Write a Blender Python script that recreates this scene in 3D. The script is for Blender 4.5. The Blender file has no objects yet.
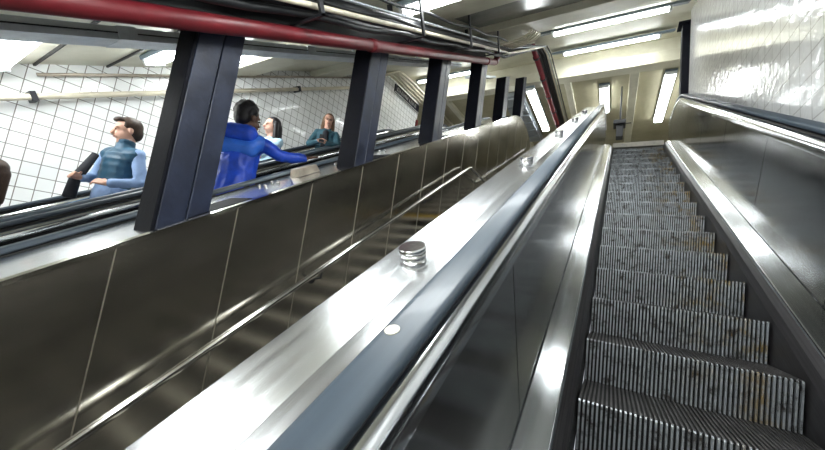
import bpy, bmesh, math, random
from mathutils import Vector, Matrix, noise
random.seed(7)
PI = math.pi
C30, S30 = math.cos(PI/6), .5
scn = bpy.context.scene
COL = scn.collection

# ------------------------------------------------------------------ camera
cam_d = bpy.data.cameras.new('camera'); cam = bpy.data.objects.new('camera', cam_d); COL.objects.link(cam)
yaw, pit, rol, FPX = -5.44072803e-01, 1.22331433e-01, 1.32412249e-01, 336.7
f = Vector((math.sin(yaw)*math.cos(pit), math.cos(yaw)*math.cos(pit), math.sin(pit)))
r0 = Vector((math.cos(yaw), -math.sin(yaw), 0)); u0 = r0.cross(f)
rt = r0*math.cos(rol) + u0*math.sin(rol); up = u0*math.cos(rol) - r0*math.sin(rol)
cam.matrix_world = Matrix(((rt.x, up.x, -f.x, 0), (rt.y, up.y, -f.y, 0), (rt.z, up.z, -f.z, 0), (0, 0, 0, 1)))
cam_d.sensor_width = 36; cam_d.lens = FPX/825*36; cam_d.clip_start = .02
scn.camera = cam

# ------------------------------------------------------------------ world, exposure
w = bpy.data.worlds.new('world'); scn.world = w; w.use_nodes = True
w.node_tree.nodes['Background'].inputs[0].default_value = (.86, .93, 1, 1)
w.node_tree.nodes['Background'].inputs[1].default_value = .35
scn.view_settings.view_transform = 'Standard'; scn.view_settings.look = 'None'
scn.view_settings.gamma = 1; scn.view_settings.use_curve_mapping = False
scn.view_settings.exposure = 1.0
TUBE = 13.0          # strength of the fluorescent tubes

# ------------------------------------------------------------------ materials
def mat(name, col, rough=.5, metal=0., spec=.5, emit=None, var=0, scale=3., stretch=None, bump=0., bscale=60, rvar=0, coat=0, dark=None, rot=0):
    m = bpy.data.materials.new(name); m.use_nodes = True; t = m.node_tree; b = t.nodes['Principled BSDF']
    b.inputs['Base Color'].default_value = (*col, 1); b.inputs['Roughness'].default_value = rough
    b.inputs['Metallic'].default_value = metal; b.inputs['Specular IOR Level'].default_value = spec
    b.inputs['Coat Weight'].default_value = coat
    if emit:
        b.inputs['Emission Color'].default_value = (*col, 1); b.inputs['Emission Strength'].default_value = emit
    tc = t.nodes.new('ShaderNodeNewGeometry'); mp = t.nodes.new('ShaderNodeMapping')
    mp.inputs['Rotation'].default_value = (rot, 0, 0)
    t.links.new(tc.outputs['Position'], mp.inputs[0])
    if stretch: mp.vector_type = 'POINT'
    if var or rvar:
        s = t.nodes.new('ShaderNodeVectorMath'); s.operation = 'MULTIPLY'; s.inputs[1].default_value = stretch or (1, 1, 1)
        t.links.new(mp.outputs[0], s.inputs[0])
        n = t.nodes.new('ShaderNodeTexNoise'); n.inputs['Scale'].default_value = scale; n.inputs['Detail'].default_value = 5
        n.inputs['Roughness'].default_value = .6
        t.links.new(s.outputs[0], n.inputs[0])
        if var:
            mx = t.nodes.new('ShaderNodeMix'); mx.data_type = 'RGBA'
            mx.inputs[6].default_value = (*(dark or [c*(1-var) for c in col]), 1); mx.inputs[7].default_value = (*[min(1, c*(1+var*.5)) for c in col], 1)
            rp = t.nodes.new('ShaderNodeMapRange'); rp.inputs[1].default_value = .3; rp.inputs[2].default_value = .7
            t.links.new(n.outputs[0], rp.inputs[0]); t.links.new(rp.outputs[0], mx.inputs[0]); t.links.new(mx.outputs[2], b.inputs['Base Color'])
        if rvar:
            rr = t.nodes.new('ShaderNodeMapRange'); rr.inputs[1].default_value = .3; rr.inputs[2].default_value = .7
            rr.inputs[3].default_value = max(.02, rough-rvar); rr.inputs[4].default_value = rough+rvar
            t.links.new(n.outputs[0], rr.inputs[0]); t.links.new(rr.outputs[0], b.inputs['Roughness'])
    if bump:
        s2 = t.nodes.new('ShaderNodeVectorMath'); s2.operation = 'MULTIPLY'; s2.inputs[1].default_value = stretch or (1, 1, 1)
        t.links.new(mp.outputs[0], s2.inputs[0])
        n2 = t.nodes.new('ShaderNodeTexNoise'); n2.inputs['Scale'].default_value = bscale; n2.inputs['Detail'].default_value = 3
        t.links.new(s2.outputs[0], n2.inputs[0])
        bp = t.nodes.new('ShaderNodeBump'); bp.inputs['Strength'].default_value = bump; bp.inputs['Distance'].default_value = .004
        t.links.new(n2.outputs[0], bp.inputs['Height']); t.links.new(bp.outputs[0], b.inputs['Normal'])
    return m

def tile_mat(name, size, col, grout, rough, bump, mort=.006):
    m = bpy.data.materials.new(name); m.use_nodes = True; t = m.node_tree; b = t.nodes['Principled BSDF']
    g = t.nodes.new('ShaderNodeNewGeometry'); sx = t.nodes.new('ShaderNodeSeparateXYZ'); cx = t.nodes.new('ShaderNodeCombineXYZ')
    t.links.new(g.outputs['Position'], sx.inputs[0]); t.links.new(sx.outputs['Y'], cx.inputs['X']); t.links.new(sx.outputs['Z'], cx.inputs['Y'])
    br = t.nodes.new('ShaderNodeTexBrick'); br.offset = 0; br.inputs['Scale'].default_value = 1
    br.inputs['Brick Width'].default_value = size; br.inputs['Row Height'].default_value = size
    br.inputs['Mortar Size'].default_value = mort; br.inputs['Mortar Smooth'].default_value = .2
    br.inputs['Color1'].default_value = (*col, 1); br.inputs['Color2'].default_value = (*[c*.93 for c in col], 1); br.inputs['Mortar'].default_value = (*grout, 1)
    t.links.new(cx.outputs[0], br.inputs[0]); t.links.new(br.outputs['Color'], b.inputs['Base Color'])
    b.inputs['Roughness'].default_value = rough; b.inputs['Coat Weight'].default_value = .4; b.inputs['Coat Roughness'].default_value = .05
    inv = t.nodes.new('ShaderNodeMath'); inv.operation = 'SUBTRACT'; inv.inputs[0].default_value = 1
    t.links.new(br.outputs['Fac'], inv.inputs[1])
    n = t.nodes.new('ShaderNodeTexNoise'); n.inputs['Scale'].default_value = 9; t.links.new(cx.outputs[0], n.inputs[0])
    ad = t.nodes.new('ShaderNodeMath'); ad.operation = 'ADD'
    mu = t.nodes.new('ShaderNodeMath'); mu.operation = 'MULTIPLY'; mu.inputs[1].default_value = 2.2
    t.links.new(n.outputs[0], mu.inputs[0]); t.links.new(inv.outputs[0], ad.inputs[0]); t.links.new(mu.outputs[0], ad.inputs[1])
    bp = t.nodes.new('ShaderNodeBump'); bp.inputs['Strength'].default_value = bump; bp.inputs['Distance'].default_value = .003
    t.links.new(ad.outputs[0], bp.inputs['Height']); t.links.new(bp.outputs[0], b.inputs['Normal'])
    return m

BR = (55, .6, 55)
M = dict(
 steel=mat('brushed_steel', (.66, .68, .70), .14, 1, var=.06, scale=1, stretch=BR, rvar=.02, bump=.018, bscale=4, rot=-PI/6),
 deck=mat('deck_steel', (.74, .76, .78), .21, 1, var=.06, scale=1, stretch=BR, rvar=.03, bump=.02, bscale=4, rot=-PI/6),
 panel=mat('dark_steel_panel', (.36, .365, .365), .16, 1, var=.25, scale=1.2, stretch=(6, .8, 2), rvar=.05, bump=.012, bscale=2, rot=-PI/6),
 wallpanel=mat('wall_steel_sheet', (.43, .41, .365), .17, .95, var=.3, scale=1.2, stretch=(4, .7, 2), rvar=.05, bump=.05, bscale=1.6, rot=-PI/6),
 chrome=mat('chrome', (.72, .72, .71), .10, 1, var=.05, scale=1, stretch=BR, rot=-PI/6),
 disc=mat('disc_steel', (.72, .71, .70), .16, 1, var=.05),
 rubber=mat('handrail_rubber', (.055, .078, .105), .40, 0, .9, var=.2, scale=1, stretch=(30, .8, 30), coat=.15, rot=-PI/6),
 skirt=mat('dark_skirt', (.055, .052, .055), .38, .6, var=.4, scale=2, stretch=BR, bump=.1, bscale=3, rot=-PI/6),
 seam=mat('seam', (.02, .02, .02), .6),
 bright_seam=mat('bright_seam', (.27, .25, .20), .4, .6, var=.1),
 black=mat('black_paint', (.012, .013, .016), .45, 0, .4, var=.4, scale=8),
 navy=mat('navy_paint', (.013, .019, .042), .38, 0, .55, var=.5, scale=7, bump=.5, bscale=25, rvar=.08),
 navy_shaded=mat('navy_paint_shaded', (.004, .0045, .009), .6, 0, .15, var=.4, scale=7, bump=.4, bscale=25),  # same navy paint, with the shade on the dim column faces put into the colour
 red=mat('red_pipe_paint', (.15, .010, .016), .42, 0, .5, var=.3, scale=5),
 cream=mat('cream_paint', (.74, .72, .60), .45, 0, .5, var=.12, scale=1.4, dark=(.58, .55, .42)),
 gloss=mat('glossy_ceiling', (.40, .40, .36), .22, 0, .9, var=.3, scale=2.2, bump=.15, bscale=10),
 cream_pipe=mat('cream_pipe', (.66, .60, .47), .35, 0, .5, var=.2, scale=5),
 grey=mat('grey_metal', (.36, .39, .42), .38, .5, var=.2, scale=3),
 galv=mat('galvanised', (.68, .72, .75), .4, .5, var=.25, scale=6),
 hood=mat('lamp_hood', (.20, .25, .29), .45, .2, var=.15),
 lvl=mat('level_ceiling', (.46, .43, .30), .5, var=.2, scale=1.1, dark=(.34, .31, .20)),
 white=mat('lamp_housing_white', (.72, .74, .74), .4, 0, .5, var=.05),
 tube=mat('tube_light', (.96, 1.0, 1.0), .5, emit=TUBE),
 floor=mat('terrazzo', (.30, .29, .27), .35, var=.3, scale=20),
 stair=mat('stair_stone', (.06, .056, .05), .5, var=.4, scale=9),
 nose=mat('stair_nosing', (.55, .52, .45), .5, var=.2, scale=8),
 yellow=mat('yellow_nosing', (1.0, .62, .01), .45, var=.1, scale=8),
 bronze=mat('bronze_box', (.44, .38, .31), .35, .5, var=.3, scale=8),
 tileL=tile_mat('tile_left', .15, (.90, .91, .90), (.24, .23, .21), .22, .35, .005),
 tileR=tile_mat('tile_right', .15, (.90, .90, .89), (.60, .59, .57), .14, .8, .005),
 sign=mat('sign_black', (.02, .022, .04), .4, var=.2), signw=mat('sign_white', (.8, .8, .8), .5),
 skin=mat('skin_light', (.72, .42, .31), .5, var=.06, scale=12), skin_dark=mat('skin_dark', (.16, .085, .06), .5, var=.1, scale=12),
 hair_brown=mat('hair_brown', (.055, .03, .018), .5, var=.5, scale=30, stretch=(4, 4, 1)), hair_black=mat('hair_black', (.012, .010, .012), .4, var=.5, scale=30, stretch=(4, 4, 1)),
 hair_blonde=mat('hair_blonde', (.16, .085, .04), .5, var=.5, scale=30, stretch=(4, 4, 1)),
 vest=mat('vest_teal', (.020, .095, .17), .5, var=.25, scale=14), shirt=mat('shirt_blue', (.30, .44, .72), .7, var=.12, scale=14),
 jeans=mat('jeans', (.14, .24, .42), .8, var=.3, scale=14), darkcloth=mat('dark_cloth', (.02, .022, .03), .8, var=.3, scale=14),
 jacket=mat('jacket_blue', (.012, .075, .62), .42, var=.4, scale=9), jacket_lit=mat('jacket_blue_lit', (.035, .17, .74), .4, var=.2, scale=9),  # second jacket blue is the same cloth with its highlight painted in
 pale=mat('denim_pale', (.42, .62, .78), .75, var=.2, scale=14), teal=mat('denim_teal', (.035, .11, .15), .75, var=.35, scale=14),
 eye=mat('eye_dark', (.02, .015, .012), .2, var=.1), lips=mat('lips', (.50, .16, .14), .4, var=.1),
)
# ribbed cleats: worn bare metal, dirt in patches, rust towards the right ends of some steps
def cleat_mat():
    m = bpy.data.materials.new('step_cleats'); m.use_nodes = True; t = m.node_tree; b = t.nodes['Principled BSDF']
    g = t.nodes.new('ShaderNodeNewGeometry')
    def N(scale, lo, hi):
        n = t.nodes.new('ShaderNodeTexNoise'); n.inputs['Scale'].default_value = scale; n.inputs['Detail'].default_value = 6; n.inputs['Roughness'].default_value = .7
        t.links.new(g.outputs['Position'], n.inputs[0]); r = t.nodes.new('ShaderNodeMapRange'); r.inputs[1].default_value = lo; r.inputs[2].default_value = hi
        t.links.new(n.outputs[0], r.inputs[0]); return r.outputs[0]
    def mix(fac, a, bcol):
        x = t.nodes.new('ShaderNodeMix'); x.data_type = 'RGBA'; t.links.new(fac, x.inputs[0])
        if isinstance(a, tuple): x.inputs[6].default_value = (*a, 1)
        else: t.links.new(a, x.inputs[6])
        x.inputs[7].default_value = (*bcol, 1); return x.outputs[2]
    c = mix(N(22, .50, .66), (.42, .45, .48), (.06, .05, .045))
    # rust patches at the right end of the steps
    sx = t.nodes.new('ShaderNodeSeparateXYZ'); t.links.new(g.outputs['Position'], sx.inputs[0])
    rx = t.nodes.new('ShaderNodeMapRange'); rx.inputs[1].default_value = .25; rx.inputs[2].default_value = .65; t.links.new(sx.outputs['X'], rx.inputs[0])
    mu = t.nodes.new('ShaderNodeMath'); mu.operation = 'MULTIPLY'; t.links.new(rx.outputs[0], mu.inputs[0]); t.links.new(N(7, .50, .62), mu.inputs[1])
    c = mix(mu.outputs[0], c, (.33, .22, .06))
    t.links.new(c, b.inputs['Base Color']); b.inputs['Metallic'].default_value = .55; b.inputs['Roughness'].default_value = .38
    return m
M['cleat'] = cleat_mat()
M['tread'] = mat('tread_metal', (.09, .085, .085), .5, .4, var=.5, scale=7)
M['tread_base'] = mat('tread_base', (.008, .008, .008), .8)

# ------------------------------------------------------------------ helpers
def link(name, bm, m, parent=None, smooth=False, bevel=0):
    me = bpy.data.meshes.new(name)
    bmesh.ops.remove_doubles(bm, verts=bm.verts, dist=1e-5)
    bmesh.ops.recalc_face_normals(bm, faces=bm.faces)
    bm.to_mesh(me); bm.free()
    me.materials.append(M[m] if isinstance(m, str) else m)
    if smooth:
        for p in me.polygons: p.use_smooth = True
    o = bpy.data.objects.new(name, me); COL.objects.link(o)
    if parent: o.parent = parent
    if bevel:
        b = o.modifiers.new('bevel', 'BEVEL'); b.width = bevel; b.segments = 3; b.limit_method = 'ANGLE'; b.angle_limit = .6
        for p in me.polygons: p.use_smooth = True
        wn = o.modifiers.new('wn', 'WEIGHTED_NORMAL'); wn.keep_sharp = False
    return o
def tag(o, label, cat, group=None, kind=None):
    if label: o['label'] = label
    if cat: o['category'] = cat
    if group: o['group'] = group
    if kind: o['kind'] = kind
    return o
def thing(name, label, cat, group=None, loc=(0, 0, 0)):
    o = bpy.data.objects.new(name, None); COL.objects.link(o); o.location = loc; o.empty_display_size = .1
    return tag(o, label, cat, group)
def struct(name, bm, m, label=None, parent=None, **k):
    o = link(name, bm, m, parent, **k)
    if not parent: o['kind'] = 'structure'
    if label: o['label'] = label; o['category'] = 'building structure'
    return o
def P(x, s, n):                       # slope coordinates to the world
    return Vector((x, s*C30 - n*S30, s*S30 + n*C30))
# sweep line of the escalators: 30 degrees, then an arc, then level
YA, ZA, R0 = 6.49, 3.747, 2.216
SA = YA/C30; UB = SA + R0*PI/6
def W(x, u, n):
    if u <= SA: return P(x, u, n)
    cy, cz = YA + R0*.5, ZA - R0*C30
    if u <= UB:
        a = PI/6 - (u-SA)/R0; r = R0+n
        return Vector((x, cy - r*math.sin(a), cz + r*math.cos(a)))
    return Vector((x, cy + (u-UB), cz + R0 + n))
def us(u0, u1, step=.12):
    a = [u0]
    for u in [SA + i*(UB-SA)/8 for i in range(9)]:
        if u0 < u < u1: a.append(u)
    a.append(u1); return a
def sweep(bm, prof, u0, u1, cap=True, extra=()):
    """closed profile [(x,n)...] swept along the escalator line"""
    rows = [[bm.verts.new(W(x, u, n)) for x, n in prof] for u in us(u0, u1)]
    k = len(prof)
    for a, b in zip(rows, rows[1:]):
        for i in range(k): bm.faces.new((a[i], a[(i+1) % k], b[(i+1) % k], b[i]))
    if cap: bm.faces.new(rows[0]); bm.faces.new(rows[-1])
def box(bm, a, b, fn=None):
    vs = []
    for x in (a[0], b[0]):
        for y in (a[1], b[1]):
            for z in (a[2], b[2]): vs.append(bm.verts.new(fn(x, y, z) if fn else (x, y, z)))
    for q in ((0, 1, 3, 2), (4, 6, 7, 5), (0, 4, 5, 1), (2, 3, 7, 6), (0, 2, 6, 4), (1, 5, 7, 3)): bm.faces.new([vs[i] for i in q])
def B(): return bmesh.new()
def bx(a, b, fn=None):
    m = B(); box(m, a, b, fn); return m
def tube(bm, pts, r, seg=12, cap=True):
    pts = [Vector(p) for p in pts]; rs = r if isinstance(r, (list, tuple)) else [r]*len(pts)
    rows = []; ref = None
    for i, p in enumerate(pts):
        d = (pts[min(i+1, len(pts)-1)] - pts[max(i-1, 0)]).normalized()
        if ref is None: ref = Vector((0, 0, 1)) if abs(d.z) < .9 else Vector((1, 0, 0))
        a = (ref - d*ref.dot(d)).normalized(); b = d.cross(a); ref = a
        rows.append([bm.verts.new(p + (a*math.cos(t)+b*math.sin(t))*rs[i]) for t in [2*PI*j/seg for j in range(seg)]])
    for A, Bq in zip(rows, rows[1:]):
        for j in range(seg): bm.faces.new((A[j], A[(j+1) % seg], Bq[(j+1) % seg], Bq[j]))
    if cap: bm.faces.new(rows[0]); bm.faces.new(rows[-1][::-1])
def tb(pts, r, seg=12):
    m = B(); tube(m, pts, r, seg); return m
def lathe(bm, prof, mtx, seg=32):
    rows = []
    for r, h in prof: rows.append([bm.verts.new(mtx @ Vector((r*math.cos(2*PI*j/seg), r*math.sin(2*PI*j/seg), h))) for j in range(seg)])
    for A, Bq in zip(rows, rows[1:]):
        for j in range(seg): bm.faces.new((A[j], A[(j+1) % seg], Bq[(j+1) % seg], Bq[j]))
    bm.faces.new(rows[0]); bm.faces.new(rows[-1][::-1])
SLOPE = Matrix.Rotation(PI/6, 4, 'X')

# ------------------------------------------------------------------ the room
LOW, XW, XR, XL = -3.6, -2.0, 1.0, -5.75
def side_wall(x0, x1, top_y, y_end, z_top_end):
    """side wall as a prism in the y-z plane, its top following the sloped ceiling"""
    m = B()
    pts = [(-5.2, -5.2), (y_end, -5.2), (y_end, z_top_end), (top_y, top_y*.5774+1.27), (-5.2, -5.2*.5774+1.27)]
    a = [m.verts.new((x0, y, z)) for y, z in pts]; b = [m.verts.new((x1, y, z)) for y, z in pts]
    m.faces.new(a); m.faces.new(b[::-1])
    for i in range(len(pts)): m.faces.new((a[i], a[(i+1) % 5], b[(i+1) % 5], b[i]))
    return m
struct('wall_right', side_wall(XR, XR+.2, 6.75, 7.12, 5.36), 'tileR', 'glossy white tiled wall to the right of the near escalator', bevel=.05)
struct('wall_left', side_wall(XL-.2, XL, 7.0, 8.9, 5.35), 'tileL', 'white square tiled wall behind the far escalator')
struct('wall_back', bx((-7.9, 16, 2.5), (3, 16.2, 6.5)), 'lvl', 'cream wall at the far end of the upper landing')
m = B(); box(m, (-8, -5.4, -5.4), (3, -5.2, 2)); struct('wall_front', m, 'cream', 'cream wall at the foot of the escalators')
struct('wall_upper_left', bx((-8, 8.9, 2.5), (-7.8, 16, 5.6)), 'cream', 'cream side wall of the upper landing, left')
struct('wall_upper_right', bx((2.8, 7.12, 2.5), (3, 16, 6.3)), 'cream', 'cream side wall of the upper landing, right')
struct('floor', bx((-8, 8.45, 2.5), (3, 16, 2.83)), 'floor', 'floor of the upper landing')
struct('floor_lower', bx((-8, -5.4, -5.4), (3, 9, -5.2)), 'floor', 'lower floor far below the escalators')
# ceiling: glossy sloped soffit, then a drop and a flat ceiling above the landing
m = B()
prof = [(-5.4, -5.4*.5774+1.25), (6.6, 6.6*.5774+1.25), (8.95, 6.06), (8.95, 5.5), (16.2, 5.5), (16.2, 6.6), (8.2, 6.8), (-5.4, -1.2)]
a = [m.verts.new((-8, y, z)) for y, z in prof]; b = [m.verts.new((3, y, z)) for y, z in prof]
for i in range(len(prof)): m.faces.new((a[i], a[(i+1) % 8], b[(i+1) % 8], b[i]))
struct('ceiling', m, 'cream', 'cream ceiling sloping up with the escalators then running level')
struct('ceiling_level', bx((-7.8, 9.0, 5.47), (2.8, 16, 5.5)), 'lvl', 'olive cream level ceiling over the landing')
tn = 0
def trim(bm, m, label, **k):
    global tn; tn += 1
    return struct('trim_%d' % tn, bm, m, label, **k)
# soffit recess panels (glossy) and cream cross beams
for s0, s1 in ((4.42, 5.72), (1.9, 3.4), (6.85, 7.3)):
    trim(bx((-1.95, s0, 1.06), (.98, s1, 1.075), P), 'gloss', 'glossy grey painted soffit panel between two cream beams')
for s0, s1, nn in ((-2.4, -1.7, 1.04), (.2, .9, 1.04), (3.62, 4.36, .97), (5.75, 6.72, .97)):
    trim(bx((-5.74, s0, nn), (.99, s1, 1.09), P), 'cream', 'cream cross beam under the sloped ceiling', bevel=.012)
trim(bx((-7.9, 8.72, 5.34), (2.8, 9.02, 5.62)), 'cream', 'deep cream cross beam where the ceiling turns level', bevel=.015)
trim(tb([(-7.9, 8.4, 5.85), (2.7, 8.4, 5.85)], .022, 8), 'black', 'thin dark conduit running along the drop of the ceiling')
trim(tb([(-5.7, 8.97, 5.40), (2.7, 8.97, 5.40)], .012, 8), 'grey', 'thin cable under the deep cross beam')
# battens running away on the level ceiling
for x, wd in ((-1.35, .16), (.14, .20), (-3.1, .16), (-4.9, .16)):
    trim(bx((x, 9.0, 5.36), (x+wd, 15.9, 5.5)), 'cream', 'cream batten running away along the level ceiling', bevel=.01)
# upper part of left ceiling: dark joint lines and tiled frieze shade gap
for s in (1.52, 2.2): trim(bx((-5.74, s, 1.060), (-2.4, s+.02, 1.085), P), 'seam', 'dark joint line across the cream soffit')

# centre wall between stair and the second escalator: steel sheets
def wallprof():
    pts = [(-5.0, -5.0*.5774-.462)]
    pts += [(6.9, 6.9*.5774-.462), (7.15, 3.64), (7.45, 3.74), (7.8, 3.79), (8.15, 3.78), (8.45, 3.70), (8.7, 3.52), (8.85, 3.25), (8.9, 2.9), (8.9, -5.2), (-5.0, -5.2)]
    return pts
m = B(); pr = wallprof()
a = [m.verts.new((XW, y, z)) for y, z in pr]; b = [m.verts.new((XW-.06, y, z)) for y, z in pr]
m.faces.new(a); m.faces.new(b[::-1])
for i in range(len(pr)): m.faces.new((a[i], a[(i+1) % len(pr)], b[(i+1) % len(pr)], b[i]))
cw = struct('wall_center', m, 'wallpanel', 'dark reflective stainless sheet wall beside the stairs, rounded at its upper end')
def ztop(y): return y*.5774-.462 if y < 6.9 else 3.6
y = .665-8*.545
while y < 8.6:
    link('seam', bx((XW, y, ztop(y)-2.6), (XW+.003, y+.005, ztop(y)-.012)), 'bright_seam', cw)
    y += .545
# stairs with a landing, mostly hidden behind the near balustrade
st = thing('staircase', 'dark stone staircase with a yellow nosing strip, mirrored in the steel wall', 'stairs')
XS0, XS1 = XW+.004, -.585
def stair(y0, z0, n, run, rise, up=True, yellow=False):
    for k in range(n):
        yy = y0 + k*run; zz = z0 + k*rise
        link('step', bx((XS0, yy, zz-.5), (XS1, yy+run+.02, zz)), 'stair', st)
        link('nosing', bx((XS0, yy-.012, zz-.035), (XS1, yy+(.11 if yellow and k == 0 else .045), zz+.004)), 'yellow' if yellow and k == 0 else 'nose', st)
stair(4.4-28*.27, .75-28*.172, 29, .27, .172)
link('landing', bx((XS0, 4.4, .2), (XS1, 5.15, .752)), 'stair', st)
stair(5.13, .922, 11, .30, .172, yellow=True)
link('landing', bx((XS0, 8.4, 2.4), (XS1, 8.95, 2.83)), 'stair', st)
hx = -1.90
hr = thing('stair_handrail', 'round steel handrail on the steel wall, level for a short stretch at mid-height', 'handrail')
link('rail', tb([(hx, -3.6, -3.575), (hx, .72, -.86), (hx, 2.74, .43), (hx, 4.55, 1.565), (hx, 4.62, 1.585), (hx, 4.70, 1.58), (hx, 5.30, 1.56), (hx, 5.42, 1.60), (hx, 8.45, 3.35), (hx, 8.6, 3.36)], .023, 16), 'chrome', hr, smooth=True)
for yy, zz in ((-1.6, -2.34), (.1, -1.26), (1.9, -.106), (3.5, .90), (5.9, 1.88), (7.6, 2.86)):
    bm_ = B(); tube(bm_, [(hx, yy, zz-.02), (hx, yy, zz-.07), (XW+.006, yy, zz-.09)], .009, 8); tube(bm_, [(XW+.012, yy, zz-.09), (XW+.0005, yy, zz-.09)], .035, 16)
    link('bracket', bm_, 'black', hr)

# ------------------------------------------------------------------ escalators
X0 = .2935
PITCH = .41
def step_mesh(rise=.205):
    """nose at origin; treads back along +y; ribs as real cleats"""
    hw = .388; K = 48; pt = 2*hw/K
    curve = [(.030, -.235), (.022, -.17), (.012, -.10), (.004, -.04), (0, -.006), (.006, 0)]
    base = B(); box(base, (-hw, .038, -.235), (hw, .40, -.008))
    rib = B(); tr = B()
    for k in range(K):
        x0 = -hw + (k+.24)*pt; x1 = x0 + pt*.44
        rows = []
        for (y, z) in curve:
            rows.append([rib.verts.new(p) for p in ((x0, y, z), (x1, y, z), (x1, y+.016, z-.001), (x0, y+.016, z-.001))])
        for A, Bq in zip(rows, rows[1:]):
            for j in range(4): rib.faces.new((A[j], A[(j+1) % 4], Bq[(j+1) % 4], Bq[j]))
        rib.faces.new(rows[0]); rib.faces.new(rows[-1])
        box(tr, (x0, .006, -.012), (x1, .40, 0))
    return base, rib, tr
b0, b1, b2 = step_mesh()
def tomesh(n, bm, m):
    me = bpy.data.meshes.new(n); bmesh.ops.recalc_face_normals(bm, faces=bm.faces); bm.to_mesh(me); bm.free(); me.materials.append(M[m]); return me
ME_base, ME_rib, ME_tr = tomesh('step', b0, 'tread_base'), tomesh('riser_cleats', b1, 'cleat'), tomesh('tread_cleats', b2, 'tread')
def escalator(xc, label, group, near=False):
    r = thing('escalator', label, 'escalator', group)
    dx = xc - X0
    # steps
    u = 1.21 - 11*PITCH; us_ = []
    while u < UB + .1:
        us_.append(u)
        u += PITCH if u < SA else PITCH*R0/(R0-1.216)
    for u in us_:
        p = W(xc, u, -1.216)
        s = bpy.data.objects.new('step', ME_base); COL.objects.link(s); s.parent = r; s.location = p
        for nme, me in (('riser_cleats', ME_rib), ('tread_cleats', ME_tr)):
            c = bpy.data.objects.new(nme, me); COL.objects.link(c); c.parent = s
    def sw(name, prof, mt, u0=LOW, u1=UB+.55, parent=r, bevel=0, smooth=False, mirror=False):
        bm = B(); sweep(bm, [((2*X0-x if mirror else x)+dx, n) for x, n in prof], u0, u1)
        return link(name, bm, mt, parent, bevel=bevel, smooth=smooth)
    z = W(0, UB, -1.216).z
    link('comb_plate', bx((xc-.40, 7.42, z-.06), (xc+.40, 8.6, z+.125)), 'steel', r)
    cb = B(); box(cb, (xc-.40, 7.20, z-.06), (xc+.40, 7.42, z+.03)); link('comb', cb, 'nose', r)
    for mir in (False, True):
        sw('skirt', [(-.100, -1.45), (-.100, -1.20), (-.118, -1.165), (-.142, -1.142), (-.160, -1.145), (-.160, -1.45)], 'skirt', mirror=mir)
        sw('skirt_deck', [(-.142, -1.140), (-.150, -1.128), (-.262, -1.120), (-.272, -1.135), (-.272, -1.17), (-.142, -1.17)], 'steel', mirror=mir, bevel=.004)
        # inner panels, one by one, joints square to the slope
        u = LOW + .07
        k = 0
        while u < UB + .4:
            e = min(u + 1.12, UB+.5)
            sw('panel', [(-.265, -1.16), (-.265, -.472), (-.290, -.472), (-.290, -1.16)], 'panel', u+.004, e-.004, mirror=mir)
            u = e
            if e >= UB+.5: break
        sw('joint_backing', [(-.268, -1.16), (-.268, -.47), (-.29, -.47), (-.29, -1.16)], 'seam', mirror=mir)
        sw('handrail_track', [(-.258, -.486), (-.259, -.458), (-.264, -.440), (-.273, -.426), (-.285, -.417), (-.300, -.413), (-.300, -.486)], 'steel', mirror=mir, bevel=.003)
        sw('track_gap', [(-.294, -.44), (-.294, -.405), (-.345, -.395), (-.345, -.44)], 'seam', mirror=mir)
        # rubber handrail, rounded C section, turning down into the newel
        prof = []
        w2, h2 = .040, .018
        for j in range(20):
            t = 2*PI*j/20; c, s_ = math.cos(t), math.sin(t)
            prof.append((-.313 + w2*math.copysign(abs(c)**.55, c), -.375 + h2*math.copysign(abs(s_)**.7, s_)))
        sw('handrail', prof, 'rubber', mirror=mir, smooth=True, u1=UB+.52)
    return r
A = escalator(X0, 'near escalator with ribbed black steps climbing away on the right, discs on its left deck', None, True)
Cc = escalator(-3.205, 'middle escalator behind the blue columns, carrying the man in a blue jacket', None)
D = escalator(-4.745, 'far escalator along the white tiled wall, carrying the man in the vest', None)
def swp(name, prof, mt, parent, u0=LOW, u1=UB+.55, **k):
    bm = B(); sweep(bm, prof, u0, u1); return link(name, bm, mt, parent, **k)
# decks on top of the balustrades
swp('deck', [(-.338, -.404), (-.434, -.404), (-.434, -.43), (-.338, -.43)], 'deck', A)
swp('deck', [(-.440, -.411), (-.577, -.393), (-.583, -.401), (-.583, -.43), (-.440, -.43)], 'deck', A, bevel=.002)
swp('seam', [(-.432, -.45), (-.432, -.425), (-.442, -.425), (-.442, -.45)], 'seam', A)
swp('outer_panel', [(-.578, -.42), (-.578, -2.4), (-.560, -2.4), (-.560, -.42)], 'wallpanel', A)
swp('deck', [(.925, -.402), (.997, -.40), (.997, -.43), (.925, -.43)], 'steel', A)
swp('deck', [(-2.002, -.404), (-2.56, -.400), (-2.56, -.43), (-2.002, -.43)], 'deck', Cc, u1=UB+1.0)
swp('deck_lip', [(-1.992, -.398), (-2.02, -.394), (-2.02, -.42), (-1.992, -.42)], 'chrome', Cc, u1=SA+.2)
swp('deck', [(-3.83, -.402), (-4.12, -.402), (-4.12, -.43), (-3.83, -.43)], 'steel', Cc)
swp('deck', [(-5.37, -.402), (-5.745, -.402), (-5.745, -.43), (-5.37, -.43)], 'steel', D)
# low dark newel cheeks at the end of balustrades
swp('end_panel', [(-.27, -.44), (-.578, -.43), (-.578, -1.2), (-.27, -1.2)], 'steel', A, u0=UB+.5, u1=UB+.53)
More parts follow.
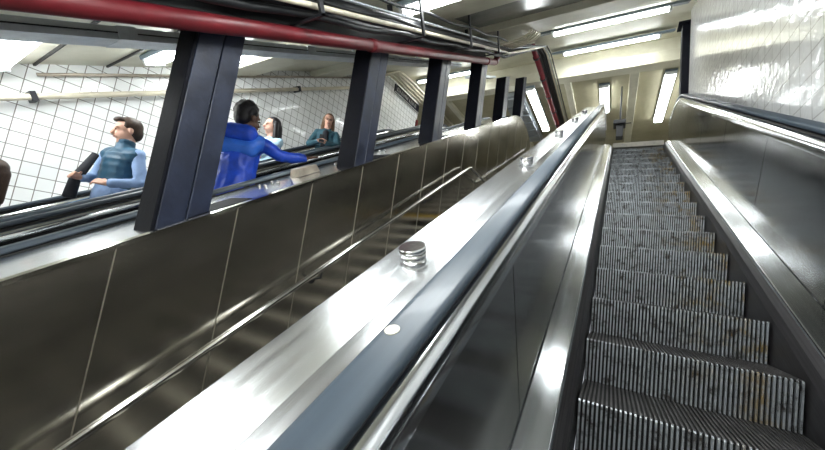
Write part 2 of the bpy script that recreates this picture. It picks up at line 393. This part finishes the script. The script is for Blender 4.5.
# discs (slide stops) on the near deck
def disc(par, x, u, r, h, nm='deck_disc', nb=-.407):
    p = W(x, u, nb); bm = B()
    mt = Matrix.Translation(p) @ (SLOPE if u < SA else Matrix.Identity(4))
    lathe(bm, [(r*.94, 0), (r*.94, h*.42), (r*.90, h*.46), (r, h*.52), (r, h*.92), (r*.95, h), (.001, h)], mt, 40)
    o = link(nm, bm, 'disc', par)
    for q in o.data.polygons: q.use_smooth = len(q.vertices) == 4 and abs(q.normal.dot(SLOPE.to_3x3() @ Vector((0, 0, 1)))) < .2
    return o
for u in (.745, 2.18, 3.53, 4.88, 6.2): disc(A, -.492, u, .040, .044)
for u in (-1.5, ): disc(A, -.492, u, .040, .044)
o = B(); lathe(o, [(.014, 0), (.014, .002), (.001, .002)], Matrix.Translation(P(-.325, .39, -.3575)) @ SLOPE, 24)
tag(link('round_spot', o, 'nose', A), 'pale round spot on the handrail', None)
# paired small studs and a wedge box on the middle deck
for u in (-.35, .85, 1.62, 1.74, 2.5, 3.27, 4.2, 5.4):
    for dx in (0, .075): disc(Cc, -2.34-dx, u, .011, .018, 'deck_stud', -.402)
bm = B()
pr = [(0, 0), (.30, 0), (.27, .085), (.03, .085)]
a = [bm.verts.new(P(-2.30, 1.92+.85*s, -.4+.8*n)) for s, n in pr]; b = [bm.verts.new(P(-2.41, 1.92+.85*s, -.4+.8*n)) for s, n in pr]
bm.faces.new(a); bm.faces.new(b[::-1])
for i in range(4): bm.faces.new((a[i], a[(i+1) % 4], b[(i+1) % 4], b[i]))
tag(link('wedge_box', bm, 'bronze', bevel=.006), 'small tan metal box with sloped ends on the deck beside the blue-jacketed person\'s hand', 'box')

# ------------------------------------------------------------------ columns, built on the deck
def column(y, label, ztop_n=.66, wx=.20, wy=.27):
    x1 = -2.04; x0 = x1-wx
    t = thing('steel_column', label, 'column', 'steel columns on the steel wall', (x1-wx/2, y, y*.5774-.48))
    bot = lambda yy: yy*.5774-.47 if yy < 7 else 3.3
    top = lambda yy: yy*.5774+(.78 if y < 6 else .45)
    def post(x0, x1, y0, y1, nm, mt):
        bm = B(); vs = []
        for x in (x0, x1):
            for yy in (y0, y1):
                for z in (bot(yy), top(yy)): vs.append(bm.verts.new((x, yy, z)))
        for q in ((0, 1, 3, 2), (4, 6, 7, 5), (0, 4, 5, 1), (2, 3, 7, 6), (0, 2, 6, 4), (1, 5, 7, 3)): bm.faces.new([vs[i] for i in q])
        o = link(nm, bm, mt, None, bevel=.006); o.parent = t; o.matrix_parent_inverse = Matrix.Translation(-t.location)
        return o
    post(x0, x1, y, y+.02, 'flange', 'navy_shaded')
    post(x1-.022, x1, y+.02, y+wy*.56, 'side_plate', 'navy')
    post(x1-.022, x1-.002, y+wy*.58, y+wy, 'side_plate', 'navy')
    post(x0, x0+.02, y+.02, y+wy, 'side_plate', 'navy_shaded')
    post(x0+.02, x1-.022, y+wy-.02, y+wy, 'flange', 'navy_shaded')
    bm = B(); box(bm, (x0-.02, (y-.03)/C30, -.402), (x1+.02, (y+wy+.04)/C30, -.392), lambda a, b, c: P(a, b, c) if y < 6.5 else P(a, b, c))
    o = link('base_plate', bm, 'navy_shaded'); o.parent = t; o.matrix_parent_inverse = Matrix.Translation(-t.location)
    return t
cl = ['wide dark navy steel column, nearest and largest, left of the blue-jacketed person',
      'dark navy steel column just right of the woman in the teal jacket',
      'dark navy steel column, third of the row from the left',
      'dark navy steel column, fourth of the row, where the red pipe ends',
      'dark navy steel column, fifth of the row, at the rounded wall end', 'dark navy steel column, last and shortest of the row']
for i, yy in enumerate((.80, 2.21, 3.56, 4.92, 6.25, 7.6)): column(yy, cl[i])
# narrow column at the end of the right-hand tiled wall
t = thing('steel_column', 'narrow dark navy column at the end of the right tiled wall', 'column', None, (.94, 7.2, 3.3))
o = link('post', bx((.90, 7.18, 2.8), (1.06, 7.36, 5.1)), 'navy_shaded', bevel=.01); o.parent = t; o.matrix_parent_inverse = Matrix.Translation(-t.location)
o = link('cap_plate', bx((.84, 7.15, 5.1), (1.08, 7.4, 5.14)), 'navy_shaded'); o.parent = t; o.matrix_parent_inverse = Matrix.Translation(-t.location)

# ------------------------------------------------------------------ services over the column row
def slope_tube(x, n, s0, s1, r, seg=16): return tb([P(x, s0, n), P(x, s1, n)], r, seg)
rp = thing('red_pipe', 'long dark red pipe running up along the tops of the columns', 'pipe')
link('pipe', slope_tube(-1.93, .592, -3, 6.35, .049, 24), 'red', rp, smooth=True)
for s in (2.72, 5.9, -.6): link('coupling', slope_tube(-1.93, .592, s, s+.09, .056, 24), 'red', rp, smooth=True)
bm = B(); pts = [P(-1.93, 6.35, .60)]
for k in range(1, 9):
    a = k/8*PI/2; pts.append(P(-1.93, 6.35+.22*math.sin(a),   .60+.22*(1-math.cos(a))))
tube(bm, pts, .056, 20); link('elbow', bm, 'red', rp, smooth=True)
rp2 = thing('red_pipe', 'upper red pipe with clamps running level under the landing ceiling', 'pipe')
link('pipe', tb([(-1.73, 6.9, 5.10), (-1.73, 15.5, 5.10)], .058, 20), 'red', rp2, smooth=True)
for yy in (7.3, 8.2, 9.1, 10, 10.9, 11.8):
    link('clamp', tb([(-1.73, yy, 5.10), (-1.73, yy+.05, 5.10)], .074, 20), 'black', rp2)
    link('hanger', tb([(-1.73, yy+.035, 5.18), (-1.73, yy+.035, 5.5 if yy > 8.9 else 5.7)], .008, 6), 'black', rp2)
# main dark girder carried by the columns
t_ = 0; g = thing('steel_girder', 'black steel girder running over the row of columns above the red pipe', 'beam')
link('web', bx((-2.19, -3, .66), (-2.13, 6.5, .92), P), 'black', g); link('bottom_flange', bx((-2.30, -3, .645), (-2.00, 6.5, .665), P), 'black', g)
link('top_flange', bx((-2.30, -3, .92), (-2.02, 6.5, .945), P), 'black', g)
for k in range(8): link('hanger', bx((-2.18, -2+1.1*k, .945), (-2.14, -1.96+1.1*k, 1.09), P), 'black', g)
# conduits and cables along the girder
cd = [(-1.78, .74, .020, 'cream_pipe', 'long cream conduit running above the red pipe'),
      (-1.86, .70, .026, 'black', 'thick black cable above the red pipe'),
      (-1.90, .78, .022, 'black', 'black cable next to the girder'),
      (-1.82, .80, .016, 'black', 'black conduit beside the cream conduit'),
      (-1.75, .82, .012, 'grey', 'thin grey conduit nearest the soffit'),
      (-1.96, .84, .055, 'black', 'thick black cable bundle tucked against the girder'),
      (-1.70, .88, .014, 'black', 'thin black conduit above the black ones')]
for x, n, r, mt, lb in cd:
    pts = [P(x, -3+i*.25, n + (.012*math.sin(i*1.3+x*30) if mt == 'black' else 0)) for i in range(39)]
    e = pts[-1]; pts += [Vector((e.x+.02*(1), e.y+.12, e.z+.04)), Vector((x+.25, 7.0, 5.10)), Vector((x+.27, 7.4, 5.18)), Vector((x+.27, 15.5, 5.2))]
    tag(link('conduit' if mt != 'black' else 'cable', tb(pts, r, 8), mt, smooth=True), lb, 'pipe' if mt != 'black' else 'cable')
for i, s in enumerate((.4, 1.9, 3.3, 4.6, 5.8)):
    bm = B(); box(bm, (-2.0, s, .655), (-1.68, s+.035, .67), P); box(bm, (-1.70, s, .655), (-1.68, s+.035, 1.06), P)
    tag(link('pipe_bracket', bm, 'black'), 'black hanger bracket holding the conduits over the columns', 'bracket', 'conduit hanger brackets')
# curved cream conduits near the pipe elbow
for k in range(5):
    a0 = P(-1.72, 6.0+.17*k, .80); pts = []
    for j in range(9):
        t_ = j/8; pts.append(a0 + Vector((.42*math.sin(t_*PI/2), .22*t_, .20*(1-math.cos(t_*PI/2)) + .12*t_)))
    tag(link('conduit_bend', tb(pts, .018, 8), 'cream_pipe', smooth=True), 'short bent cream conduit curving up to the soffit near the red elbow', 'pipe', 'bent cream conduits at the elbow')
# flat galvanised raceway beyond the columns on the left
rw = thing('cable_tray', 'flat silver cable raceway seen just below the red pipe on the left', 'raceway')
link('tray', bx((-2.76, -3, .63), (-2.56, 6.4, .70), P), 'galv', rw); link('lid_rib', bx((-2.558, -3, .662), (-2.55, 6.4, .668), P), 'black', rw)
for s in (-.4, 1.1, 2.6, 4.1): link('splice', bx((-2.77, s, .628), (-2.548, s+.1, .703), P), 'galv', rw)
for s in (-1.1, .4, 1.9, 3.4, 4.9): link('hanger', bx((-2.67, s, .70), (-2.65, s+.03, 1.08), P), 'galv', rw)
tag(link('conduit', slope_tube(-2.45, .76, -3, 6.4, .03), 'cream_pipe', smooth=True), 'cream conduit above the silver raceway', 'pipe')
# pale pipe high on the left tiled wall with a clamp
lp = thing('wall_pipe', 'pale pipe running up along the top of the left tiled wall', 'pipe')
link('pipe', slope_tube(-5.62, .72, -4, 7.6, .035), 'cream_pipe', lp, smooth=True)
for s in (-.8, 1.35, 3.3, 5.2): link('clamp', bx((-5.745, s, .67), (-5.57, s+.05, .775), P), 'black', lp)
tag(link('conduit', slope_tube(-5.68, .96, 1.5, 7.2, .02), 'bronze', smooth=True), 'dull conduit where the left tiled wall meets the soffit', 'pipe')
# conduits bending to level beside the sign
for k in range(4):
    x = -5.62+.13*k
    tag(link('conduit', tb([P(x, 7.0, .86), Vector((x, 6.95, 5.22)), Vector((x, 7.6, 5.27)), Vector((x, 10.5, 5.27))], .035, 10), 'cream_pipe', smooth=True), 'cream conduit turning level beside the small wall sign', 'pipe', 'cream conduits above the wall sign')
sg = thing('wall_sign', 'small dark sign with pale lettering at the upper end of the left tiled wall', 'sign')
link('board', bx((-5.70, 7.45, 5.0), (-5.745, 8.85, 5.24)), 'sign', sg)
link('frame', bx((-5.695, 7.43, 4.985), (-5.71, 8.87, 5.0)), 'signw', sg)
def blocktext(par):
    # short unreadable-size capital strokes, as the photograph shows pale blurred lettering
    yy = 7.55
    for wd in (.10, .05, .09, .03, .10, .08, .05, .10, .06, .09):
        bm = B(); box(bm, (-5.697, yy, 5.06), (-5.70, yy+.025, 5.18)); box(bm, (-5.697, yy, 5.15), (-5.70, yy+wd, 5.18))
        if wd > .08: box(bm, (-5.697, yy+wd-.025, 5.06), (-5.70, yy+wd, 5.18))
        link('letter', bm, 'signw', par); yy += wd+.04
blocktext(sg)
tag(link('door_jamb', bx((-5.70, 8.82, 3.9), (-5.745, 8.9, 4.75)), 'red', None), 'narrow red-brown strip at the end of the left tiled wall', 'strip')

# grey ceiling ducts / louvres over the upper landing left
dk = thing('ceiling_louvre', 'grey slatted ceiling unit above the upper landing beside a tube lamp', 'vent')
for k in range(6): link('slat_panel', bx((-3.0, 9.1+.55*k, 5.14), (-2.45, 9.55+.55*k, 5.22)), 'grey', dk, bevel=.01)
link('frame', bx((-3.02, 9.05, 5.22), (-2.43, 12.4, 5.34)), 'grey', dk)
br = tag(link('brace', bx((-2.40, 6.1, .40), (-2.26, 7.5, .44), P), 'galv', None), 'grey diagonal plate between the fourth and fifth columns', 'brace')
# loudspeaker / camera unit hanging under landing ceiling
cu = thing('ceiling_loudspeaker', 'black unit on a bracket hanging by the cream batten over the landing', 'loudspeaker', None, (0, 0, 0))
link('body', bx((-.09, 9.7, 4.02), (.07, 9.95, 4.36)), 'black', cu, bevel=.02)
link('hood', bx((-.16, 9.62, 4.36), (.12, 10.0, 4.47)), 'black', cu, bevel=.02); link('arm', tb([(-.01, 9.8, 4.47), (-.01, 9.8, 5.48)], .02, 8), 'black', cu)
link('arm', tb([(.05, 9.8, 4.42), (.24, 9.8, 4.42)], .012, 8), 'black', cu)
# black loop of wire on right tiled wall
pts = []
for k in range(25):
    a = k/24*2*PI; pts.append((.985, 5.0+.22*math.cos(a)+.05*math.sin(3*a), 4.02+.07*math.sin(a)+.3*.5774*math.cos(a)))
tag(link('wire_loop', tb(pts, .008, 6), 'black', smooth=True), 'black loop of wire lying against the top of the right tiled wall', 'wire')

# ------------------------------------------------------------------ lamps
def lamp(x0, x1, c, label, tilt=True, along='x', group='tube lamps under the ceiling', oh=.04):
    """c = (y, z) of the tube; housing above it"""
    L = x1-x0; t = thing('tube_lamp', label, 'lamp', group, (x0 if along == 'x' else c[0], c[0] if along == 'x' else x0, c[1]))
    fn = (lambda a, b, d: (a, b, d)) if along == 'x' else (lambda a, b, d: (b, a, d))
    cs = C30 if tilt else 1; sn = S30 if tilt else 0
    g2 = lambda a, b, d: fn(a, b*cs - d*sn, b*sn + d*cs)
    link('housing', bx((-oh, -.125, .028), (L+oh, .125, .075), g2), 'hood', t, bevel=.006)
    link('reflector', bx((-.02, -.115, .018), (L+.02, .115, .030), g2), 'white', t)
    bm = B(); rows = []
    for a_ in (.02, L-.02): rows.append([bm.verts.new(g2(a_,   .105*math.cos(2*PI*j/16), -.010+.032*math.sin(2*PI*j/16))) for j in range(16)])
    for j in range(16): bm.faces.new((rows[0][j], rows[0][(j+1) % 16], rows[1][(j+1) % 16], rows[1][j]))
    bm.faces.new(rows[0]); bm.faces.new(rows[1][::-1]); link('tube', bm, 'tube', t)
    for a in (-.02, L-.025): link('end_cap', bx((a, -.112, -.044), (a+.045, .112, .03), g2), 'white', t, bevel=.005)
    return t
G = 'tube lamps under the ceiling'
def nl(y, n): return (y, y*.5774+n/C30)
lamp(-1.21, .62, (6.3, 4.81), 'long tube lamp, the upper and brighter of two beside the right tiled wall', oh=.25)
lamp(-1.26, .63, (8.05, 5.55), 'long tube lamp just below the first, beside the right tiled wall', oh=.25)
lamp(-5.3, -3.55, (8.05, 5.55), 'tube lamp seen between the second and fourth columns')
lamp(-2.02, -.1, nl(2.62, 1.0), 'tube lamp at the top edge over the conduits')
lamp(-5.5, -4.0, nl(2.35, 1.0), 'tube lamp behind the largest column, above the left tiled wall')
lamp(-5.5, -4.1, nl(.5, 1.0), 'tube lamp at the left edge above the left tiled wall')
lamp(-5.0, -3.7, nl(1.6, 1.0), 'tube lamp just left of the largest column, above the left tiled wall')
lamp(-1.62, .30, nl(-.10, 1.0), 'tube lamp overhead of the near escalator, out of the frame')
lamp(-1.62, .30, nl(1.05, 1.0), 'second tube lamp overhead of the near escalator, out of the frame')
lamp(-1.3, .65, nl(-1.9, 1.0), 'tube lamp over the foot of the near escalator')
lamp(-5.4, -3.5, nl(-1.9, 1.0), 'tube lamp over the foot of the far escalator')
lamp(9.3, 12.0, (.98, 5.38), 'tube lamp running away over the landing, at the right', False, 'y')
lamp(9.5, 11.0, (-.42, 5.38), 'tube lamp running away over the landing, above the near escalator', False, 'y')
lamp(8.7, 11.4, (-2.15, 5.15), 'tube lamp running away beside the upper red pipe', False, 'y')

# ------------------------------------------------------------------ people
def cap_(bm, p0, p1, r0, r1, sc=(1, 1), seg=14):
    """closed tapered capsule"""
    p0, p1 = Vector(p0), Vector(p1); d = p1-p0; L = d.length
    d = d.normalized() if L > 1e-6 else Vector((0, 0, 1)); ref = Vector((1, 0, 0)) if abs(d.x) < .8 else Vector((0, 1, 0))
    a = (ref-d*ref.dot(d)).normalized(); b = d.cross(a); prof = []
    for k in range(5): t = -PI/2 + PI/2*k/4; prof.append((r0*math.cos(t), r0*math.sin(t)))
    for k in range(5): t = PI/2*k/4; prof.append((r1*math.cos(t), L + r1*math.sin(t)))
    rows = [[bm.verts.new(p0 + d*h + a*(max(r, 1e-4)*sc[0]*math.cos(2*PI*j/seg)) + b*(max(r, 1e-4)*sc[1]*math.sin(2*PI*j/seg))) for j in range(seg)] for r, h in prof]
    for A_, B_ in zip(rows, rows[1:]):
        for j in range(seg): bm.faces.new((A_[j], A_[(j+1) % seg], B_[(j+1) % seg], B_[j]))
    bm.faces.new(rows[0]); bm.faces.new(rows[-1][::-1])
def ell(bm, c, r, rot=None, seg=18):
    mt = Matrix.Translation(c) @ (rot or Matrix.Identity(4)) @ Matrix.Diagonal((*r, 1))
    bmesh.ops.create_uvsphere(bm, u_segments=seg, v_segments=seg//2+2, radius=1, matrix=mt)
def organic(name, bm, m, parent, vox=.009, smooth=2, fold=0):
    fold = 2 if name == 'vest' else int(name in ('jacket', 'shirt', 'trousers', 'shoulder_highlight'))
    o = link(name, bm, m); md = o.modifiers.new('r', 'REMESH'); md.mode = 'VOXEL'; md.voxel_size = vox
    bpy.context.view_layer.update(); dg = bpy.context.evaluated_depsgraph_get()
    me = bpy.data.meshes.new_from_object(o.evaluated_get(dg)); o.modifiers.clear()
    b = bmesh.new(); b.from_mesh(me)
    for _ in range(smooth): bmesh.ops.smooth_vert(b, verts=b.verts, factor=.5, use_axis_x=True, use_axis_y=True, use_axis_z=True)
    if fold:
        b.normal_update()
        for v in b.verts:
            q = v.co*9; d_ = noise.noise(q)*.010 + noise.noise(q*2.3)*.005
            if fold == 2: d_ = d_*.4 - .006*abs(math.sin(v.co.z*PI/.075))
            v.co += v.normal*d_
    b.to_mesh(me); b.free(); me.materials.clear(); me.materials.append(M[m])
    for p in me.polygons: p.use_smooth = True
    o.data = me; o.parent = parent; return o
def hand(bm, w, d, nrm, side, curl=.5, s=1.):
    """palm + five fingers from wrist w pointing d, palm normal nrm"""
    d = d.normalized(); nrm = (nrm - d*nrm.dot(d)).normalized(); sd = d.cross(nrm)*side
    for q in (-.028, -.010, .010, .028): cap_(bm, w + sd*q*.6*s, w + d*.078*s + sd*q*s, .015*s, .0125*s)
    for q, L in ((-.030, .072), (-.010, .080), (.010, .074), (.029, .058)):
        p = w + d*.082*s + sd*q*s; dd = d
        for seg in (.45, .32, .23):
            dd = (dd + nrm*curl*.8).normalized(); e = p + dd*L*seg*s; cap_(bm, p, e, .0095*s, .0085*s, seg=8); p = e
    p = w + d*.02*s - sd*.026*s
    e = p + (d*.7 - sd*.8 + nrm*.3).normalized()*.042*s; cap_(bm, p, e, .013*s, .011*s, seg=8); cap_(bm, e, e + (d*.9 - sd*.2 + nrm*.5).normalized()*.034*s, .0105*s, .009*s, seg=8)
def person(label, loc, rotz, H, j, skin, top, topm, legs, hair, hairstyle, extra=None, female=False, shade=None):
    """local: faces -Y, z up. j = dict of arm joints: (elbow, wrist, handdir) for l(+x) and r(-x); lean=(x,y)"""
    k = H/1.75
    t = thing('person', label, 'person', None, loc); t.rotation_euler = (0, 0, rotz)
    lx, ly = j.get('lean', (0, 0)); V = lambda x, y, z: Vector((x + lx*max(0, z-.9), y + ly*max(0, z-.9), z))*k
    sw_ = .165 if female else .19; hp = .088
    yaw_ = j.get('head', 0); hc = V(0, -.015, 1.60)
    HR = Matrix.Rotation(yaw_, 4, 'Z') @ Matrix.Rotation(j.get('nod', 0), 4, 'X')
    kh = k*1.12; hd = lambda x, y, z: hc + (HR @ Vector((x, y, z)))*kh
    body = B()
    # head
    rot = HR
    ell(body, hd(0, .012, .035), (.076*kh, .095*kh, .085*kh), rot); ell(body, hd(0, -.020, -.035), (.058*kh, .070*kh, .075*kh), rot)
    cap_(body, hd(0, -.055, -.090), hd(0, -.045, -.080), .028*kh, .034*kh)
    cap_(body, hd(0, -.092, .012), hd(0, -.108, -.022), .009*kh, .015*kh, seg=10)      # nose
    cap_(body, hd(-.035, -.078, .028), hd(.035, -.078, .028), .012*kh, .012*kh)        # brow
    cap_(body, hd(-.015, -.088, -.052), hd(.015, -.088, -.052), .011*kh, .011*kh)      # mouth
    for s in (-1, 1): ell(body, hd(s*.076, .012, -.005), (.010*kh, .020*kh, .032*kh), rot)
    cap_(body, V(0, .012, 1.40), hd(0, .012, -.04), .062*kh, .054*kh)
    # trunk
    cap_(body, V(-sw_*.55, .01, 1.34), V(sw_*.55, .01, 1.34), .085*k, .085*k)
    cap_(body, V(0, .0, 1.28), V(0, 0, 1.02), .125*k, .115*k, (1.2, .8)); cap_(body, V(0, 0, 1.05), V(0, .01, .93), .12*k, .13*k, (1.22, .85))
    for s in (-1, 1):
        hipy = 0
        kn = Vector((s*.095, -.03, .50))*k; an = Vector((s*.10, .03, .085))*k
        cap_(body, V(s*hp, 0, .90), kn, .088*k, .056*k); cap_(body, kn, an, .055*k, .038*k); cap_(body, an + Vector((0, .02, -.04))*k, an + Vector((s*.02, -.16, -.05))*k, .035*k, .030*k)
    arms = {}
    WI = (Matrix.Translation(loc) @ Matrix.Rotation(rotz, 4, 'Z')).inverted()
    for s, key in ((1, 'l'), (-1, 'r')):
        sh = V(s*sw_, .01, 1.37)
        if 'w'+key in j:
            el, wr, hdir = WI @ Vector(j['w'+key][0]), WI @ Vector(j['w'+key][1]), WI.to_3x3() @ Vector(j['w'+key][2])
        else: el, wr, hdir = [Vector(q)*k for q in j[key]]
        cap_(body, sh, el, .050*k, .040*k); cap_(body, el, wr, .040*k, .028*k)
        hand(body, wr, hdir, Vector(j.get('palm_'+key, (0, 0, -1))), s, j.get('curl_'+key, .45), k)
        arms[key] = (sh, el, wr)
    organic('body', body, skin, t, .0080*k, 1)
    for s in (-1, 1):
        e = B(); ell(e, hd(s*.030, -.086, .008), (.013*k, .007*k, .007*k), rot, 10); link('eye', e, 'eye', t, smooth=True)
    e = B(); cap_(e, hd(-.018, -.097, -.052), hd(.018, -.097, -.052), .006*k, .006*k, seg=8); link('lips', e, 'lips', t, smooth=True)
    # clothes
    c = B(); g = .018*k
    cap_(c, V(-sw_*.6, .01, 1.345), V(sw_*.6, .01, 1.345), .092*k, .092*k)
    cap_(c, V(0, .0, 1.30), V(0, 0, 1.0), .125*k+g, .118*k+g, (1.22, .84)); cap_(c, V(0, 0, 1.02), V(0, .0, .90), .125*k+g, .135*k+g, (1.2, .85))
    cap_(c, V(0, .012, 1.40), V(0, .012, 1.455), .085*k, .066*k)
    if 'vest' in top:
        cap_(c, V(-sw_*.86, .01, 1.345), V(sw_*.86, .01, 1.345), .090*k, .090*k); cap_(c, V(0, 0, 1.28), V(0, 0, 1.0), .150*k, .145*k, (1.22, .86)); cap_(c, V(0, .012, 1.42), V(0, .005, 1.485), .088*k, .080*k)
    if 'hood' in top: cap_(c, V(-.07, .09, 1.42), V(.07, .09, 1.42), .085*k, .085*k)
    if 'sleeves' in top:
        for key in 'lr':
            sh, el, wr = arms[key]; cap_(c, sh, el, .064*k, .056*k); cap_(c, el, el.lerp(wr, .93), .056*k, .042*k)
    organic('vest' if 'vest' in top else 'jacket', c, topm, t, .012*k, 1)
    if 'vest' in top:
        c = B()
        for key in 'lr':
            sh, el, wr = arms[key]; cap_(c, sh, el, .061*k, .054*k); cap_(c, el, el.lerp(wr, .85), .053*k, .042*k)
        cap_(c, V(0, .012, 1.42), V(0, .01, 1.475), .070*k, .064*k); cap_(c, V(0, 0, .95), V(0, 0, .88), .155*k, .155*k, (1.2, .85))
        organic('shirt', c, 'shirt', t, .011*k, 1)
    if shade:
        c = B(); cap_(c, V(-sw_*.72, .025, 1.365), V(sw_*.72, .025, 1.365), .090*k, .090*k); cap_(c, V(-.1, .06, 1.30), V(.1, .06, 1.30), .085*k, .085*k); organic('shoulder_highlight', c, shade, t, .012*k, 1)  # lighter shell over the shoulders: a painted highlight, no separate piece of cloth
    c = B()
    for s in (-1, 1):
        kn = Vector((s*.095, -.03, .50))*k; an = Vector((s*.10, .03, .10))*k
        cap_(c, V(s*hp, 0, .92), kn, .104*k, .074*k); cap_(c, kn, an, .072*k, .058*k)
    organic('trousers', c, legs, t, .013*k, 1)
    for s in (-1, 1):
        c = B(); an = Vector((s*.10, .03, .045))*k; cap_(c, an + Vector((0, .03, -.005))*k, an + Vector((s*.02, -.17, -.012))*k, .040*k, .034*k); link('shoe', c, 'darkcloth', t, smooth=True)
    # hair
    c = B(); ell(c, hd(0, .024, .050), (.085*kh, .100*kh, .086*kh), rot); ell(c, hd(0, .055, .0), (.075*kh, .065*kh, .085*kh), rot)
    if hairstyle == 'short': ell(c, hd(0, -.045, .098), (.062*kh, .050*kh, .030*kh), rot)
    if hairstyle == 'afro':
        for q in range(26):
            a = q*2.4; zz = -.2+.045*q; rr = math.sqrt(max(.05, 1-zz*zz)) if abs(zz) < 1 else .3
            ell(c, hd(.075*rr*math.cos(a), .03+.075*rr*math.sin(a)*.9, .05+.075*zz), (.032*kh,)*3, rot, 8)
    if hairstyle == 'long':
        for s in (-1, 1):
            cap_(c, hd(s*.070, .020, .04), hd(s*.078, .015, -.12), .030*kh, .036*kh); cap_(c, hd(s*.078, .015, -.12), hd(s*.085, -.01, -.27), .036*kh, .022*kh)
        cap_(c, hd(0, .07, 0), hd(0, .085, -.25), .070*kh, .055*kh)
    h = organic('hair', c, hair, t, .010*kh, 1)
    # keep the face free: cut hair that would stand before the forehead line
    b = bmesh.new(); b.from_mesh(h.data); inv = (HR.to_3x3()).inverted()
    for v in b.verts:
        q = inv @ ((v.co - hc)/kh)
        if q.y < -.02 and q.z < .085 and abs(q.x) < .066: v.co = hc + (HR.to_3x3() @ Vector((q.x, -.02, q.z)))*kh
    b.to_mesh(h.data); b.free()
    if extra: extra(t, V, hd, k, rot)
    return t
def treadz(y, n0=-1.216):
    u0 = 1.21 - 11*PITCH; yy = u0*C30 + 1.216*S30; i = math.floor((y-yy)/(PITCH*C30)); u = u0 + i*PITCH
    return u*S30 - 1.216*C30
def glasses(t, V, hd, k, rot):
    b = B()
    for s in (-1, 1):
        pts = [hd(s*.031+.021*math.cos(a), -.098, .006+.017*math.sin(a)) for a in [q*PI/5 for q in range(11)]]; tube(b, pts, .0028*k, 6, False)
    tube(b, [hd(-.010, -.1, .010), hd(.010, -.1, .010)], .003*k, 6); link('glasses', b, 'darkcloth', t)
    c = B(); cap_(c, V(0, -.105, 1.34), V(0, -.128, 1.0), .055*k, .060*k, (1, .8)); link('top', c, 'darkcloth', t, smooth=True)
    c = B(); box(c, (-.04*k, -.40*k, 1.07*k), (.04*k, -.385*k, 1.20*k)); link('phone', c, 'black', t)
def bag(t, V, hd, k, rot):
    c = B(); tube(c, [V(-.10, -.16, 1.30), V(-.14, -.24, 1.02), V(-.12, -.26, .84)], [.03*k, .045*k, .05*k], 10); link('vest_flap', c, 'darkcloth', t, smooth=True)

# man in the vest, far escalator: he faces down the slope, seen from his left
y = 1.37; person('man in a dark teal quilted vest over a pale blue shirt, hands together, in profile', (-4.55, y, treadz(y)), math.radians(18), 1.84,
    dict(l=((.29, .03, 1.08), (.15, -.17, 1.02), (-.85, -.4, .1)), r=((-.25, -.02, 1.08), (-.10, -.24, 1.04), (.35, -.8, .1)), lean=(0, .03), head=math.radians(-26), nod=.22, curl_l=.7, curl_r=.7, palm_l=(0, .6, -.5), palm_r=(.8, 0, -.5)),
    'skin', 'vest', 'vest', 'jeans', 'hair_brown', 'short', bag)
# person in the bright blue hooded jacket, middle escalator, back to the camera, hand stretched along the near rail
y = 1.74; person('person in a bright blue hooded jacket seen from behind, one arm along the handrail', (-3.0, y, treadz(y)), math.radians(-142), 1.77,
    dict(wr=((-2.76, 1.98, .87), (-2.63, 2.16, .90), (0.05, .85, .45)), l=((.30, -.10, 1.12), (.16, -.32, 1.02), (-.2, -.9, 0)), lean=(0, 0), head=math.radians(-30), curl_r=.12),
    'skin_dark', 'hood sleeves', 'jacket', 'darkcloth', 'hair_black', 'afro', None, shade='jacket_lit')
y = 2.96; person('dark-haired woman in a pale blue denim jacket, beside the person in bright blue', (-4.42, y, treadz(y)), math.radians(12), 1.75,
    dict(wl=((-4.12, 2.83, 1.38), (-4.13, 2.67, 1.19), (0, -.9, -.2)), r=((-.25, -.05, 1.10), (-.13, -.30, 1.05), (.3, -.8, 0)), head=math.radians(-22), nod=.12, curl_l=.2),
    'skin', 'sleeves', 'pale', 'jeans', 'hair_black', 'long', None, True)
y = 3.95; person('long-haired woman in glasses and a teal denim jacket, hands together on the rail', (-4.36, y, treadz(y)), math.radians(38), 1.66,
    dict(l=((.26, -.10, 1.12), (.05, -.32, 1.09), (-.7, -.5, .3)), r=((-.26, -.08, 1.10), (-.05, -.32, 1.10), (.7, -.5, .3)), head=math.radians(8), nod=.12, curl_l=.6, curl_r=.6),
    'skin', 'sleeves', 'teal', 'jeans', 'hair_blonde', 'long', glasses, True)
y = .60; person('person in a dark jacket with long brown hair, cut off by the left edge', (-4.86, y, treadz(y)), math.radians(-20), 1.54,
    dict(l=((.27, .02, 1.12), (.20, -.22, 1.0), (0, -1, -.1)), r=((-.27, -.02, 1.10), (-.18, -.24, 1.0), (.1, -1, 0))),
    'skin', 'sleeves', 'darkcloth', 'darkcloth', 'hair_brown', 'long', None, True)
